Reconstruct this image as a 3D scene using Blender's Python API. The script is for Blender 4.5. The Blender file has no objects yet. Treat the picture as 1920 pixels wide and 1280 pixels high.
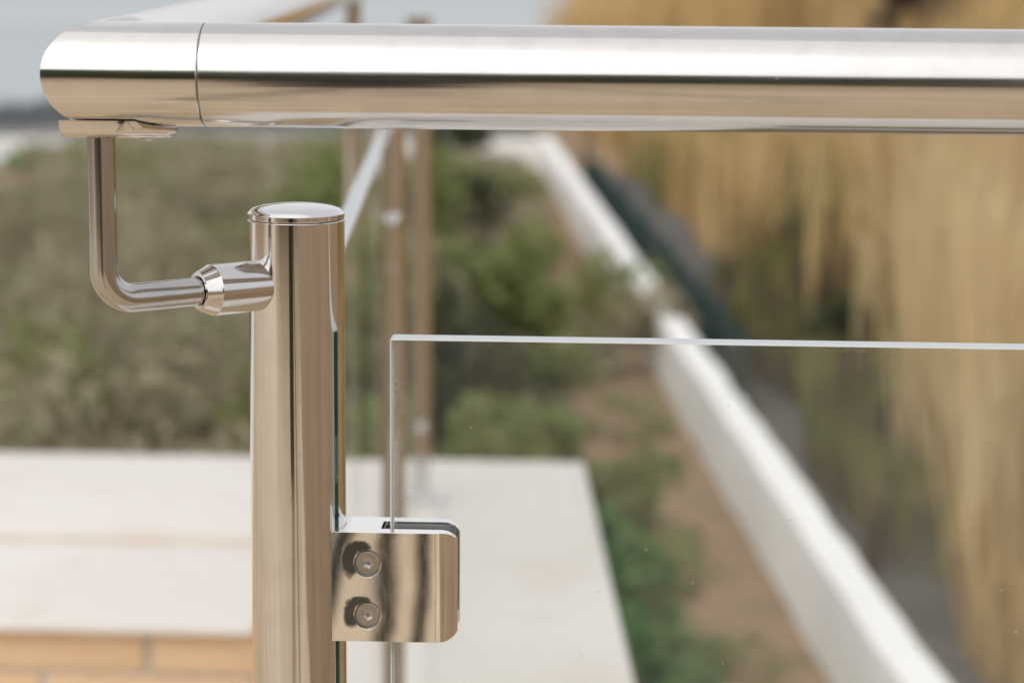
import bpy, bmesh, math, random
import numpy as np
from mathutils import Vector, Matrix

# ------------------------------------------------------------------ camera, sky, sun, exposure
scene = bpy.context.scene
COL = scene.collection
R = math.radians

CAM_XY = (0.1394, -0.9928)
EYE = 0.9161
YAW, PITCH, ROLL = R(2.56), R(9.829), R(0.43)
cam_data = bpy.data.cameras.new('camera')
cam = bpy.data.objects.new('camera', cam_data)
COL.objects.link(cam)
scene.camera = cam
cam.location = (CAM_XY[0], CAM_XY[1], EYE)
_h = Vector((-math.sin(YAW), math.cos(YAW), 0)); _r = Vector((math.cos(YAW), math.sin(YAW), 0)); _z = Vector((0, 0, 1))
_f = _h * math.cos(PITCH) - _z * math.sin(PITCH)
_u = _z * math.cos(PITCH) + _h * math.sin(PITCH)
_r2 = _r * math.cos(ROLL) + _u * math.sin(ROLL)
_u2 = _u * math.cos(ROLL) - _r * math.sin(ROLL)
cam.rotation_euler = Matrix((_r2, _u2, -_f)).transposed().to_euler()
cam_data.sensor_width = 36.0
cam_data.lens = 36.0 * 4300 / 1920
cam_data.clip_start = 0.02
cam_data.clip_end = 12000
cam_data.dof.use_dof = True
cam_data.dof.focus_distance = 0.985
cam_data.dof.aperture_fstop = 8.2
cam_data.dof.aperture_blades = 0

SUN_EL, SUN_AZ = R(44), R(206)          # azimuth clockwise from +Y: behind the camera, a little to the left
world = bpy.data.worlds.new('World')
scene.world = world
world.use_nodes = True
wn = world.node_tree.nodes; wl = world.node_tree.links
wn.clear()
w_out = wn.new('ShaderNodeOutputWorld'); w_bg = wn.new('ShaderNodeBackground')
w_sky = wn.new('ShaderNodeTexSky'); w_sky.sky_type = 'NISHITA'; w_sky.sun_disc = False
w_sky.sun_elevation = SUN_EL; w_sky.sun_rotation = SUN_AZ
w_sky.air_density = 1.0; w_sky.dust_density = 5.0; w_sky.ozone_density = 1.0
w_hs = wn.new('ShaderNodeHueSaturation'); w_hs.inputs['Saturation'].default_value = 0.22
w_mix = wn.new('ShaderNodeMix'); w_mix.data_type = 'RGBA'; w_mix.inputs['Factor'].default_value = 0.55
w_mix.inputs['B'].default_value = (8.4, 8.3, 8.5, 1)        # the even veil of thin high cloud
wl.new(w_sky.outputs['Color'], w_hs.inputs['Color'])
wl.new(w_hs.outputs['Color'], w_mix.inputs['A'])
wl.new(w_mix.outputs['Result'], w_bg.inputs['Color'])
w_bg.inputs['Strength'].default_value = 0.104
wl.new(w_bg.outputs['Background'], w_out.inputs['Surface'])

sun_data = bpy.data.lights.new('sun', 'SUN')
sun_data.energy = 0.5; sun_data.angle = R(112); sun_data.color = (1.0, 0.94, 0.86)
sun = bpy.data.objects.new('sun', sun_data); COL.objects.link(sun)
_sd = Vector((math.sin(SUN_AZ) * math.cos(SUN_EL), math.cos(SUN_AZ) * math.cos(SUN_EL), math.sin(SUN_EL)))
sun.rotation_euler = (-_sd).to_track_quat('-Z', 'Y').to_euler()

scene.view_settings.view_transform = 'Standard'
scene.view_settings.look = 'None'
scene.view_settings.exposure = 0.45
scene.view_settings.gamma = 1.0
scene.view_settings.use_curve_mapping = False
scene.render.engine = 'CYCLES'
scene.cycles.use_denoising = True
scene.cycles.max_bounces = 14
scene.cycles.transmission_bounces = 12
scene.cycles.glossy_bounces = 8

# ------------------------------------------------------------------ materials
class MatB:
    def __init__(self, name):
        self.m = bpy.data.materials.new(name); self.m.use_nodes = True
        self.t = self.m.node_tree; self.n = self.t.nodes; self.l = self.t.links
        self.b = self.n['Principled BSDF']; self.out = self.n['Material Output']
        self._co = None
    def new(self, typ, **kw):
        n = self.n.new(typ)
        for k, v in kw.items(): setattr(n, k, v)
        return n
    def coord(self, scale=(1, 1, 1), which='Object'):
        c = self.new('ShaderNodeTexCoord'); mp = self.new('ShaderNodeMapping')
        mp.inputs['Scale'].default_value = scale
        self.l.new(c.outputs[which], mp.inputs['Vector']); return mp.outputs['Vector']
    def noise(self, scale, detail=4, rough=0.55, co=None, stretch=(1, 1, 1)):
        n = self.new('ShaderNodeTexNoise')
        n.inputs['Scale'].default_value = scale; n.inputs['Detail'].default_value = detail
        n.inputs['Roughness'].default_value = rough
        self.l.new(co if co is not None else self.coord(stretch), n.inputs['Vector']); return n
    def ramp(self, src, stops):
        r = self.new('ShaderNodeValToRGB'); e = r.color_ramp.elements
        while len(e) < len(stops): e.new(0.5)
        for el, (p, c) in zip(e, stops): el.position = p; el.color = (*c, 1) if len(c) == 3 else c
        self.l.new(src, r.inputs['Fac']); return r.outputs['Color']
    def mix(self, fac, a, b, blend='MIX'):
        x = self.new('ShaderNodeMix', data_type='RGBA', blend_type=blend)
        for s, v in (('Factor', fac), ('A', a), ('B', b)):
            if hasattr(v, 'node'): self.l.new(v, x.inputs[s])
            elif s == 'Factor': x.inputs[s].default_value = v
            else: x.inputs[s].default_value = (*v, 1)
        return x.outputs['Result']
    def math(self, op, a, b=None, clamp=False):
        x = self.new('ShaderNodeMath', operation=op, use_clamp=clamp)
        for i, v in enumerate((a, b)):
            if v is None: continue
            if hasattr(v, 'node'): self.l.new(v, x.inputs[i])
            else: x.inputs[i].default_value = v
        return x.outputs[0]
    def set(self, **kw):
        for k, v in kw.items():
            s = self.b.inputs[k.replace('_', ' ')]
            if hasattr(v, 'node'): self.l.new(v, s)
            elif isinstance(v, tuple): s.default_value = (*v, 1) if len(v) == 3 else v
            else: s.default_value = v
        return self
    def bump(self, h, strength=0.3, dist=0.01):
        b = self.new('ShaderNodeBump'); b.inputs['Strength'].default_value = strength
        b.inputs['Distance'].default_value = dist
        self.l.new(h, b.inputs['Height']); self.l.new(b.outputs['Normal'], self.b.inputs['Normal']); return self
    def wobble(self, src_color, k):
        """bend the shading normal a little, as an uneven polish does"""
        g = self.new('ShaderNodeNewGeometry')
        s = self.new('ShaderNodeVectorMath', operation='SUBTRACT'); self.l.new(src_color, s.inputs[0]); s.inputs[1].default_value = (.5, .5, .5)
        q = self.new('ShaderNodeVectorMath', operation='SCALE'); self.l.new(s.outputs[0], q.inputs[0]); q.inputs['Scale'].default_value = k
        a = self.new('ShaderNodeVectorMath', operation='ADD'); self.l.new(g.outputs['Normal'], a.inputs[0]); self.l.new(q.outputs[0], a.inputs[1])
        n = self.new('ShaderNodeVectorMath', operation='NORMALIZE'); self.l.new(a.outputs[0], n.inputs[0])
        return n.outputs[0]

def steel(name, base=(.665, .65, .635), rough=.085, streak=(1, 1, 1), streak_scale=300, wob=.012, wob_scale=40, rvar=.06):
    m = MatB(name)
    st = m.noise(streak_scale, 5, .65, stretch=streak)
    ro = m.math('ADD', m.math('MULTIPLY', st.outputs['Fac'], rvar), rough - rvar * .5)
    sm = m.noise(55, 5, .6)
    col = m.mix(m.math('MULTIPLY', m.ramp(sm.outputs['Fac'], [(.48, (0, 0, 0)), (.70, (1, 1, 1))]), .26), base, tuple(c * .72 for c in base))
    vo = m.new('ShaderNodeTexVoronoi'); vo.inputs['Scale'].default_value = 230; m.l.new(m.coord(), vo.inputs['Vector'])
    vs = m.new('ShaderNodeSeparateColor'); m.l.new(vo.outputs['Color'], vs.inputs[0])
    spot = m.math('MULTIPLY', m.math('GREATER_THAN', vs.outputs[0], .86), m.math('SUBTRACT', 1.0, m.math('MULTIPLY', vo.outputs['Distance'], m.math('ADD', 3.0, m.math('MULTIPLY', vs.outputs[1], 6.0))), True))
    ro = m.math('ADD', ro, m.math('MULTIPLY', spot, .16))
    m.set(Base_Color=col, Metallic=1.0, Roughness=ro)
    n1 = m.noise(wob_scale, 2, .5, stretch=streak)
    m.l.new(m.wobble(n1.outputs['Color'], wob), m.b.inputs['Normal'])
    return m.m

M = {}
GZ0, GZ1 = .085, .7455                     # bottom and top of the glass panes
M['rail_steel'] = steel('polished_steel_rail', rough=.14, streak=(.012, 1, 1), streak_scale=520, wob=.06, wob_scale=420, rvar=.17)
M['elbow_steel'] = steel('polished_steel_elbow', base=(.69, .675, .655), rough=.115, streak=(.03, 1, 1), streak_scale=520, wob=.055, wob_scale=420, rvar=.15)
M['post_steel'] = steel('polished_steel_post', base=(.73, .715, .695), rough=.09, streak=(1, 1, .015), streak_scale=420, wob=.06, wob_scale=160, rvar=.07)
M['rod_steel'] = steel('drawn_steel_rod', base=(.50, .49, .48), rough=.15, streak=(1, 1, .05), streak_scale=500, wob=.03, wob_scale=120)
M['sleeve_steel'] = steel('turned_steel_sleeve', base=(.66, .645, .63), rough=.10, streak=(1, 1, 1), streak_scale=260, wob=.015)
M['cap_steel'] = steel('mirror_steel_cap', base=(.74, .73, .73), rough=.05, wob=.004)
M['screw_steel'] = steel('dull_steel_screw', base=(.50, .47, .44), rough=.30, rvar=.14, streak_scale=700)

def clamp_steel():
    m = MatB('hand_polished_clamp_steel')
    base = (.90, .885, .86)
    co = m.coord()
    # dark reflections by the two screws, painted into the base colour with ragged outlines
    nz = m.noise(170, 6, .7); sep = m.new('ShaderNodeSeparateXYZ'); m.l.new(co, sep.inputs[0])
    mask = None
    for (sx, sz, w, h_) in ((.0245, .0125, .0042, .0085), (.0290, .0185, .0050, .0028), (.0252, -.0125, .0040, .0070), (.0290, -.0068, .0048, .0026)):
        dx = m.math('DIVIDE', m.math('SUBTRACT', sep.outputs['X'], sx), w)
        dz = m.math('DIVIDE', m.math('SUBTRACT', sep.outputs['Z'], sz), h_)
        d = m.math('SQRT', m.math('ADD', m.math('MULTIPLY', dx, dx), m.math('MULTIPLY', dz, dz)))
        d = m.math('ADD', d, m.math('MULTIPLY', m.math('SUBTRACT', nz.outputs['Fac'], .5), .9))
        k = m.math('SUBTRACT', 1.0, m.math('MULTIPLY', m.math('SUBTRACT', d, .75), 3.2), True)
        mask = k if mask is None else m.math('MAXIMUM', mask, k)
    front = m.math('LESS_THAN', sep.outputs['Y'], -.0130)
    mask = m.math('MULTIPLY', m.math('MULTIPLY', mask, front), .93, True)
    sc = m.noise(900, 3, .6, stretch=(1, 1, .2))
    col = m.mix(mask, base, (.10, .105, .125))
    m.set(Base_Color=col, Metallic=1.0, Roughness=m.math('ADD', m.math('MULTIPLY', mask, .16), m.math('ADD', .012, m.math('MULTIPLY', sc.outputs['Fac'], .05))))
    n1 = m.noise(38, 1.5, .4, stretch=(1, 1, .55))
    m.l.new(m.wobble(n1.outputs['Color'], .012), m.b.inputs['Normal'])
    return m.m
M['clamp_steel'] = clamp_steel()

def plain(name, col, rough=.6, metallic=0.0, var=0.0, vscale=8, bump=0.0, bscale=60, bdist=.01):
    m = MatB(name)
    if var:
        n = m.noise(vscale, 6, .6)
        c = m.ramp(n.outputs['Fac'], [(.3, tuple(x * (1 - var) for x in col)), (.7, tuple(min(1, x * (1 + var)) for x in col))])
    else: c = col
    m.set(Base_Color=c, Roughness=rough, Metallic=metallic)
    if bump: m.bump(m.noise(bscale, 6, .6).outputs['Fac'], bump, bdist)
    return m.m

M['rubber'] = plain('grey_rubber_gasket', (.10, .105, .11), .55)
M['dark_gap'] = plain('dark_joint', (.03, .02, .02), .7)
M['tripod_black'] = plain('matt_black_aluminium', (.014, .014, .016), .38)

def glass_mat():
    m = MatB('clear_float_glass')
    m.n.remove(m.b)
    # thin float glass: light passes straight on, each outer face mirrors by its angle
    tr = m.new('ShaderNodeBsdfTransparent'); tr.inputs['Color'].default_value = (.978, .988, .982, 1)
    gl = m.new('ShaderNodeBsdfGlossy'); gl.inputs['Roughness'].default_value = .004; gl.inputs['Color'].default_value = (.97, .98, .98, 1)
    fr = m.new('ShaderNodeFresnel'); fr.inputs['IOR'].default_value = 1.58
    gi = m.new('ShaderNodeNewGeometry')
    fac_r = m.math('MULTIPLY', fr.outputs['Fac'], m.math('SUBTRACT', 1.0, gi.outputs['Backfacing']))
    g = m.new('ShaderNodeMixShader'); m.l.new(fac_r, g.inputs[0]); m.l.new(tr.outputs[0], g.inputs[1]); m.l.new(gl.outputs[0], g.inputs[2])
    d = m.new('ShaderNodeBsdfDiffuse'); d.inputs['Color'].default_value = (.75, .75, .72, 1)
    film = m.noise(2.2, 3, .5)
    specks = m.new('ShaderNodeTexVoronoi'); specks.inputs['Scale'].default_value = 140
    m.l.new(m.coord(), specks.inputs['Vector'])
    sp = m.math('LESS_THAN', specks.outputs['Distance'], .085)
    keep = m.new('ShaderNodeSeparateColor'); m.l.new(specks.outputs['Color'], keep.inputs[0])
    sp = m.math('MULTIPLY', sp, m.math('GREATER_THAN', keep.outputs[0], .90))
    # smears of dust along the left edge of the pane
    sx = m.new('ShaderNodeSeparateXYZ'); m.l.new(m.coord(), sx.inputs[0])
    edge = m.math('SUBTRACT', 1.0, m.math('DIVIDE', sx.outputs['X'], .009), True)
    gr = m.noise(900, 4, .7)
    ed = m.math('MULTIPLY', edge, m.ramp(gr.outputs['Fac'], [(.46, (0, 0, 0)), (.62, (1, 1, 1))]))
    # dried drips hanging just under the top edge
    dr = m.noise(420, 3, .6, stretch=(.6, 1, 1.6)); band = m.math('GREATER_THAN', sx.outputs['Z'], GZ1 - GZ0 - .0032)
    zone = m.noise(26, 2, .5)
    dr = m.math('MULTIPLY', m.math('MULTIPLY', band, m.math('GREATER_THAN', zone.outputs['Fac'], .53)), m.math('LESS_THAN', m.math('ABSOLUTE', m.math('SUBTRACT', dr.outputs['Fac'], .5)), .018))
    ed = m.math('ADD', ed, m.math('MULTIPLY', dr, .6))
    fac = m.math('ADD', m.math('MULTIPLY', film.outputs['Fac'], .045), m.math('ADD', m.math('MULTIPLY', sp, .18), m.math('MULTIPLY', ed, .2)), True)
    mx = m.new('ShaderNodeMixShader')
    m.l.new(fac, mx.inputs[0]); m.l.new(g.outputs[0], mx.inputs[1]); m.l.new(d.outputs[0], mx.inputs[2])
    m.l.new(mx.outputs[0], m.out.inputs['Surface'])
    return m.m
M['glass'] = glass_mat()
M['glass_edge'] = plain('polished_green_glass_edge', (.012, .085, .075), .10)
M['glass_edge'].node_tree.nodes['Principled BSDF'].inputs['IOR'].default_value = 1.6
M['arris'] = plain('ground_glass_arris', (.62, .66, .63), .35)
M['top_edge'] = plain('sky_sheen_glass_top_edge', (.50, .55, .57), .22)  # pale sky reflection on the upper edge, put into the base colour
M['stamp'] = plain('white_stamp_print', (.75, .78, .78), .6)

def stone_mat():
    m = MatB('pale_limestone')
    big = m.noise(2.3, 5, .55); fine = m.noise(60, 6, .6); st = m.noise(5.5, 6, .65)
    c = m.ramp(big.outputs['Fac'], [(.3, (.70, .66, .605)), (.7, (.755, .72, .675))])
    c = m.mix(m.math('MULTIPLY', m.ramp(st.outputs['Fac'], [(.52, (0, 0, 0)), (.72, (1, 1, 1))]), .45), c, (.60, .50, .39))
    c = m.mix(m.math('MULTIPLY', fine.outputs['Fac'], .12), c, (.55, .52, .48))
    m.set(Base_Color=c, Roughness=.62); m.bump(fine.outputs['Fac'], .15, .002)
    return m.m
M['stone'] = stone_mat()
M['stone_edge'] = plain('weathered_stone_edge', (.66, .57, .47), .75, var=.18, vscale=9)
def brick_mat():
    m = MatB('honey_brick')
    oi = m.new('ShaderNodeObjectInfo'); a = m.noise(9, 6, .6); b = m.noise(70, 6, .65)
    c = m.ramp(a.outputs['Fac'], [(.3, (.76, .47, .23)), (.5, (.82, .57, .33)), (.72, (.85, .65, .43))])
    c = m.mix(m.math('MULTIPLY', oi.outputs['Random'], .45), c, (.72, .55, .40))
    c = m.mix(m.math('MULTIPLY', b.outputs['Fac'], .2), c, (.42, .28, .17))
    m.set(Base_Color=c, Roughness=.8); m.bump(b.outputs['Fac'], .4, .004)
    return m.m
M['brick'] = brick_mat()
M['mortar'] = plain('grey_mortar', (.56, .52, .48), .9, var=.15, vscale=30)
def floor_mat():
    m = MatB('tan_terrace_tiles')
    br = m.new('ShaderNodeTexBrick'); br.offset = .5
    m.l.new(m.coord(), br.inputs['Vector'])
    for k, v in (('Scale', 1.0), ('Mortar Size', .008), ('Brick Width', .60), ('Row Height', .30), ('Bias', 0.0)): br.inputs[k].default_value = v
    br.inputs['Color1'].default_value = (.51, .37, .205, 1); br.inputs['Color2'].default_value = (.65, .51, .34, 1)
    br.inputs['Mortar'].default_value = (.27, .22, .18, 1)
    n = m.noise(7, 6, .6)
    c = m.mix(m.math('MULTIPLY', n.outputs['Fac'], .35), br.outputs['Color'], (.44, .32, .21))
    m.set(Base_Color=c, Roughness=.42)
    return m.m
M['floor'] = floor_mat()
M['render'] = plain('cream_render', (.70, .64, .54), .85, var=.06, vscale=2)
M['white_wash'] = plain('whitewashed_masonry', (.86, .855, .835), .85, var=.05, vscale=1.5, bump=.2, bscale=9, bdist=.03)
M['asphalt'] = plain('worn_asphalt', (.12, .118, .112), .9, var=.3, vscale=1.1)
M['rock'] = plain('dark_wet_rock', (.075, .085, .088), .8, var=.35, vscale=.8, bump=.5, bscale=2, bdist=.3)
M['sand'] = plain('pale_sand', (.24, .23, .21), .9, var=.12, vscale=.2)

def ground_mat():
    m = MatB('dry_garden_soil')
    a = m.noise(.55, 6, .6); b = m.noise(3.5, 6, .65); c0 = m.noise(.18, 4, .5)
    c = m.ramp(a.outputs['Fac'], [(.3, (.23, .15, .09)), (.5, (.33, .215, .13)), (.7, (.37, .26, .165))])
    c = m.mix(m.ramp(b.outputs['Fac'], [(.5, (0, 0, 0)), (.68, (1, 1, 1))]), c, (.12, .125, .055))
    c = m.mix(m.math('MULTIPLY', c0.outputs['Fac'], .3), c, (.30, .20, .12))
    m.set(Base_Color=c, Roughness=.95); m.bump(b.outputs['Fac'], .6, .15)
    return m.m
M['ground'] = ground_mat()

def leaf_mat(name, stops, nscale=.9, trans=.40, rough=.55):
    """stops: the greens and straws a clump mixes"""
    m = MatB(name)
    gi = m.new('ShaderNodeNewGeometry'); n = m.noise(nscale, 3, .5)
    f = m.math('ADD', m.math('MULTIPLY', gi.outputs['Random Per Island'], .55), m.math('SUBTRACT', m.math('MULTIPLY', n.outputs['Fac'], 1.3), .40), True)
    c = m.ramp(f, stops)
    m.set(Base_Color=c, Roughness=rough)
    tr = m.new('ShaderNodeBsdfTranslucent'); m.l.new(c, tr.inputs['Color'])
    mx = m.new('ShaderNodeMixShader'); mx.inputs[0].default_value = trans
    m.l.new(m.b.outputs[0], mx.inputs[1]); m.l.new(tr.outputs[0], mx.inputs[2]); m.l.new(mx.outputs[0], m.out.inputs['Surface'])
    return m.m
M['olive_leaf'] = leaf_mat('grey_olive_leaves', [(.0, (0.224, 0.220, 0.127)), (.4, (0.336, 0.310, 0.196)), (.7, (0.433, 0.372, 0.256)), (1, (0.551, 0.455, 0.341))])
M['green_leaf'] = leaf_mat('fresh_green_leaves', [(.0, (0.037, 0.106, 0.027)), (.5, (0.081, 0.206, 0.050)), (1, (0.175, 0.300, 0.088))])
M['dark_leaf'] = leaf_mat('dark_evergreen_leaves', [(.0, (0.029, 0.039, 0.018)), (.5, (0.072, 0.085, 0.039)), (1, (0.143, 0.156, 0.072))])
M['mid_leaf'] = leaf_mat('mid_green_leaves', [(.0, (0.121, 0.169, 0.047)), (.5, (0.223, 0.270, 0.088)), (1, (0.378, 0.378, 0.162))])
M['brown_leaf'] = leaf_mat('brown_withered_leaves', [(.0, (.06, .04, .035)), (.5, (.12, .085, .07)), (1, (.22, .17, .13))])
M['straw'] = leaf_mat('dry_straw_stalks', [(.0, (0.274, 0.183, 0.067)), (.35, (0.523, 0.360, 0.157)), (.7, (0.672, 0.488, 0.230)), (1, (0.772, 0.598, 0.314))], nscale=.7, trans=.15, rough=.7)
M['straw_pale'] = leaf_mat('bleached_straw_stalks', [(.0, (0.446, 0.322, 0.159)), (.5, (0.645, 0.494, 0.265)), (1, (0.774, 0.632, 0.381))], nscale=.7, trans=.2, rough=.7)
M['straw_green'] = leaf_mat('greenish_stalks', [(.0, (0.117, 0.143, 0.039)), (.5, (0.221, 0.234, 0.078)), (1, (0.442, 0.377, 0.169))], nscale=.8)
M['brown'] = M['brown_leaf']
M['bark'] = plain('grey_brown_bark', (.13, .10, .075), .9, var=.3, vscale=12)
M['hedge_core'] = plain('twiggy_hedge_core', (.05, .052, .035), .95)
M['mesh_green'] = plain('dark_green_shade_net', (.028, .06, .054), .8, var=.2, vscale=3)
M['fence_post'] = plain('green_painted_post', (.02, .07, .055), .5)

def sea_mat():
    m = MatB('grey_sea_water')
    a = m.noise(.05, 5, .6, stretch=(.35, 1, 1)); b = m.noise(.9, 5, .6, stretch=(.3, 1, 1))
    c = m.ramp(a.outputs['Fac'], [(.35, (.20, .26, .265)), (.65, (.29, .345, .35))])
    m.set(Base_Color=c, Roughness=.22); m.bump(b.outputs['Fac'], .55, .35)
    return m.m
M['sea'] = sea_mat()

# ------------------------------------------------------------------ mesh helpers
def link(name, me, mat=None, parent=None, loc=None):
    o = bpy.data.objects.new(name, me); COL.objects.link(o)
    if mat is not None:
        for x in (mat if isinstance(mat, (list, tuple)) else [mat]): me.materials.append(M[x])
    if parent is not None: o.parent = parent
    if loc is not None: o.location = loc
    return o
def tag(o, label=None, cat=None, group=None, kind=None):
    if label: o['label'] = label
    if cat: o['category'] = cat
    if group: o['group'] = group
    if kind: o['kind'] = kind
    return o
def empty(name, loc=(0, 0, 0), rz=0.0, parent=None):
    o = bpy.data.objects.new(name, None); COL.objects.link(o)
    o.location = loc; o.rotation_euler = (0, 0, rz); o.empty_display_size = .05
    if parent is not None: o.parent = parent
    return o
def finish(bm, name, smooth=True, angle=35):
    bmesh.ops.recalc_face_normals(bm, faces=bm.faces[:])
    me = bpy.data.meshes.new(name); bm.to_mesh(me); bm.free()
    if smooth:
        me.polygons.foreach_set('use_smooth', [True] * len(me.polygons))
        me.set_sharp_from_angle(angle=R(angle))
    return me
def sweep_bm(pts, rad, seg=32, caps=True, bm=None):
    """a round tube along a poly-line; rad a number or one per point"""
    bm = bm or bmesh.new(); pts = [Vector(p) for p in pts]
    rads = rad if isinstance(rad, (list, tuple)) else [rad] * len(pts)
    tang = []
    for i in range(len(pts)):
        a = pts[max(i - 1, 0)]; b = pts[min(i + 1, len(pts) - 1)]
        tang.append((b - a).normalized())
    up = Vector((0, 0, 1)) if abs(tang[0].z) < .9 else Vector((0, 1, 0))
    nrm = (up - tang[0] * up.dot(tang[0])).normalized(); rings = []
    for p, t, r in zip(pts, tang, rads):
        nrm = (nrm - t * nrm.dot(t)).normalized(); bi = t.cross(nrm)
        rings.append([bm.verts.new(p + (nrm * math.cos(2 * math.pi * k / seg) + bi * math.sin(2 * math.pi * k / seg)) * r) for k in range(seg)])
    for A, B in zip(rings, rings[1:]):
        for k in range(seg): bm.faces.new((A[k], A[(k + 1) % seg], B[(k + 1) % seg], B[k]))
    if caps: bm.faces.new(rings[0][::-1]); bm.faces.new(rings[-1])
    return bm
def tube(name, pts, rad, mat, parent=None, seg=32, caps=True):
    return link(name, finish(sweep_bm(pts, rad, seg, caps), name), mat, parent)
def lathe(name, prof, mat, parent=None, seg=64, loc=None):
    """prof: (radius, z) pairs from bottom to top"""
    bm = bmesh.new(); rings = []
    for r, z in prof:
        if r < 1e-6: rings.append([bm.verts.new((0, 0, z))])
        else: rings.append([bm.verts.new((r * math.cos(2 * math.pi * k / seg), r * math.sin(2 * math.pi * k / seg), z)) for k in range(seg)])
    for A, B in zip(rings, rings[1:]):
        for k in range(seg):
            a = A[k % len(A)], A[(k + 1) % len(A)]; b = B[k % len(B)], B[(k + 1) % len(B)]
            f = [a[0], a[1], b[1], b[0]]; f = [v for i, v in enumerate(f) if v not in f[:i]]
            if len(f) > 2: bm.faces.new(f)
    return link(name, finish(bm, name, angle=28), mat, parent, loc)
def box_bm(x0, x1, y0, y1, z0, z1, bev=0.0, seg=2, bm=None):
    own = bm is None; b = bmesh.new()
    bmesh.ops.create_cube(b, size=1.0)
    for v in b.verts: v.co = Vector(((x0 + x1) / 2 + v.co.x * (x1 - x0), (y0 + y1) / 2 + v.co.y * (y1 - y0), (z0 + z1) / 2 + v.co.z * (z1 - z0)))
    if bev: bmesh.ops.bevel(b, geom=b.edges[:], offset=bev, segments=seg, profile=.5, affect='EDGES')
    return b
def box(name, ext, mat, parent=None, bev=0.0, seg=2, loc=None, angle=35):
    return link(name, finish(box_bm(*ext, bev=bev, seg=seg), name, angle=angle), mat, parent, loc)
def prism_bm(poly, z0, z1):
    bm = bmesh.new()
    a = [bm.verts.new((x, y, z0)) for x, y in poly]; b = [bm.verts.new((x, y, z1)) for x, y in poly]
    bm.faces.new(a[::-1]); bm.faces.new(b)
    for i in range(len(poly)): j = (i + 1) % len(poly); bm.faces.new((a[i], a[j], b[j], b[i]))
    return bm
def prism(name, poly, z0, z1, mat, parent=None, bev=0.0, seg=3, smooth=True):
    bm = prism_bm(poly, z0, z1)
    bmesh.ops.recalc_face_normals(bm, faces=bm.faces[:])
    if bev: bmesh.ops.bevel(bm, geom=bm.edges[:], offset=bev, segments=seg, profile=.5, affect='EDGES')
    return link(name, finish(bm, name, smooth), mat, parent)
def arc(cx, cy, r, a0, a1, n):
    return [(cx + r * math.cos(R(a0 + (a1 - a0) * i / n)), cy + r * math.sin(R(a0 + (a1 - a0) * i / n))) for i in range(n + 1)]
def quads_mesh(name, V, nq):
    """V: (4*nq,3) array, one loose quad after another"""
    me = bpy.data.meshes.new(name)
    me.vertices.add(4 * nq); me.vertices.foreach_set('co', np.ascontiguousarray(V, dtype=np.float32).ravel())
    me.loops.add(4 * nq); me.loops.foreach_set('vertex_index', np.arange(4 * nq, dtype=np.int32))
    me.polygons.add(nq); me.polygons.foreach_set('loop_start', np.arange(0, 4 * nq, 4, dtype=np.int32))
    me.update(calc_edges=True); return me

# ------------------------------------------------------------------ the lie of the land
W = Vector((-.0894, .9960, 0)); N = Vector((.9960, .0894, 0)); C0 = Vector((CAM_XY[0], CAM_XY[1], 0))
def at(s, t, z=0.0):
    """s metres to the right of, t metres along, the line of the garden wall, from below the eye"""
    p = C0 + N * s + W * t; return Vector((p.x, p.y, z))
GARDEN, PATH, SEA = -2.0, -2.32, -3.5
def smooth(a, b, x):
    u = min(1, max(0, (x - a) / (b - a))); return u * u * (3 - 2 * u)
def ground_z(s, t):
    z = GARDEN if s < 1.77 else PATH
    if s > 3.3: z = PATH + smooth(3.3, 9.5, s) * 2.2 + max(0, s - 9.5) * .02
    z += .05 * math.sin(s * 2.1 + t * .7) * math.sin(t * 1.3 - s) * (0 if 1.6 < s < 3.31 else 1)
    far = smooth(31.5, 52, t) if s < 3 else smooth(34 + min(30, (s - 3) * 1.6), 75 + min(30, (s - 3) * 2), t)
    return z * (1 - far) + (-3.9) * far

def build_ground():
    ss = sorted(set([-400, -200, -100, -60, -40] + [-30 + 2 * i for i in range(12)] + [-6 + .6 * i for i in range(13)] + [1.769, 1.771, 2.2, 2.6, 3.0] + [3.3] + [3.0 + .5 * i for i in range(1, 16)] + [12, 15, 20, 30, 50, 80, 150, 400]))
    ts = sorted(set([-400, -200, -100, -50, -30, -20, -10, 0] + [1.2 * i for i in range(1, 28)] + [33 + 2.5 * i for i in range(22)] + [95, 110]))
    V = []; F = []
    for t in ts:
        for s in ss: V.append(at(s, t, ground_z(s, t)))
    n = len(ss)
    for i in range(len(ts) - 1):
        for j in range(n - 1): F.append((i * n + j, i * n + j + 1, (i + 1) * n + j + 1, (i + 1) * n + j))
    me = bpy.data.meshes.new('ground'); me.from_pydata(V, [], F)
    me.polygons.foreach_set('use_smooth', [True] * len(me.polygons)); me.set_sharp_from_angle(angle=R(60))
    tag(link('ground', me, 'ground'), 'brown garden soil and dry bank below the terrace', kind='structure')
build_ground()
sea_me = bpy.data.meshes.new('sea')
sea_me.from_pydata([at(-6000, 46, SEA), at(6000, 46, SEA), at(6000, 9000, SEA), at(-6000, 9000, SEA)], [], [(0, 1, 2, 3)])
tag(link('sea', sea_me, 'sea'), 'calm grey green sea beyond the shore', kind='structure')
# the asphalt path behind the white wall, a sheet just above the soil
pm = bpy.data.meshes.new('path'); pv = []; pf = []
for i in range(30):
    t = 1.0 + i * 1.1
    pv += [at(1.88, t, PATH + .012), at(2.72 + .5 * smooth(9.5, 15, t) + .10 * math.sin(t * 1.7) + .06 * math.sin(t * 3.1), t, PATH + .012)]
for i in range(29): pf.append((2 * i, 2 * i + 1, 2 * i + 3, 2 * i + 2))
pm.from_pydata(pv, [], pf)
tag(link('path', pm, 'asphalt'), 'grey asphalt path between white wall and reed bank', kind='structure')
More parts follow.
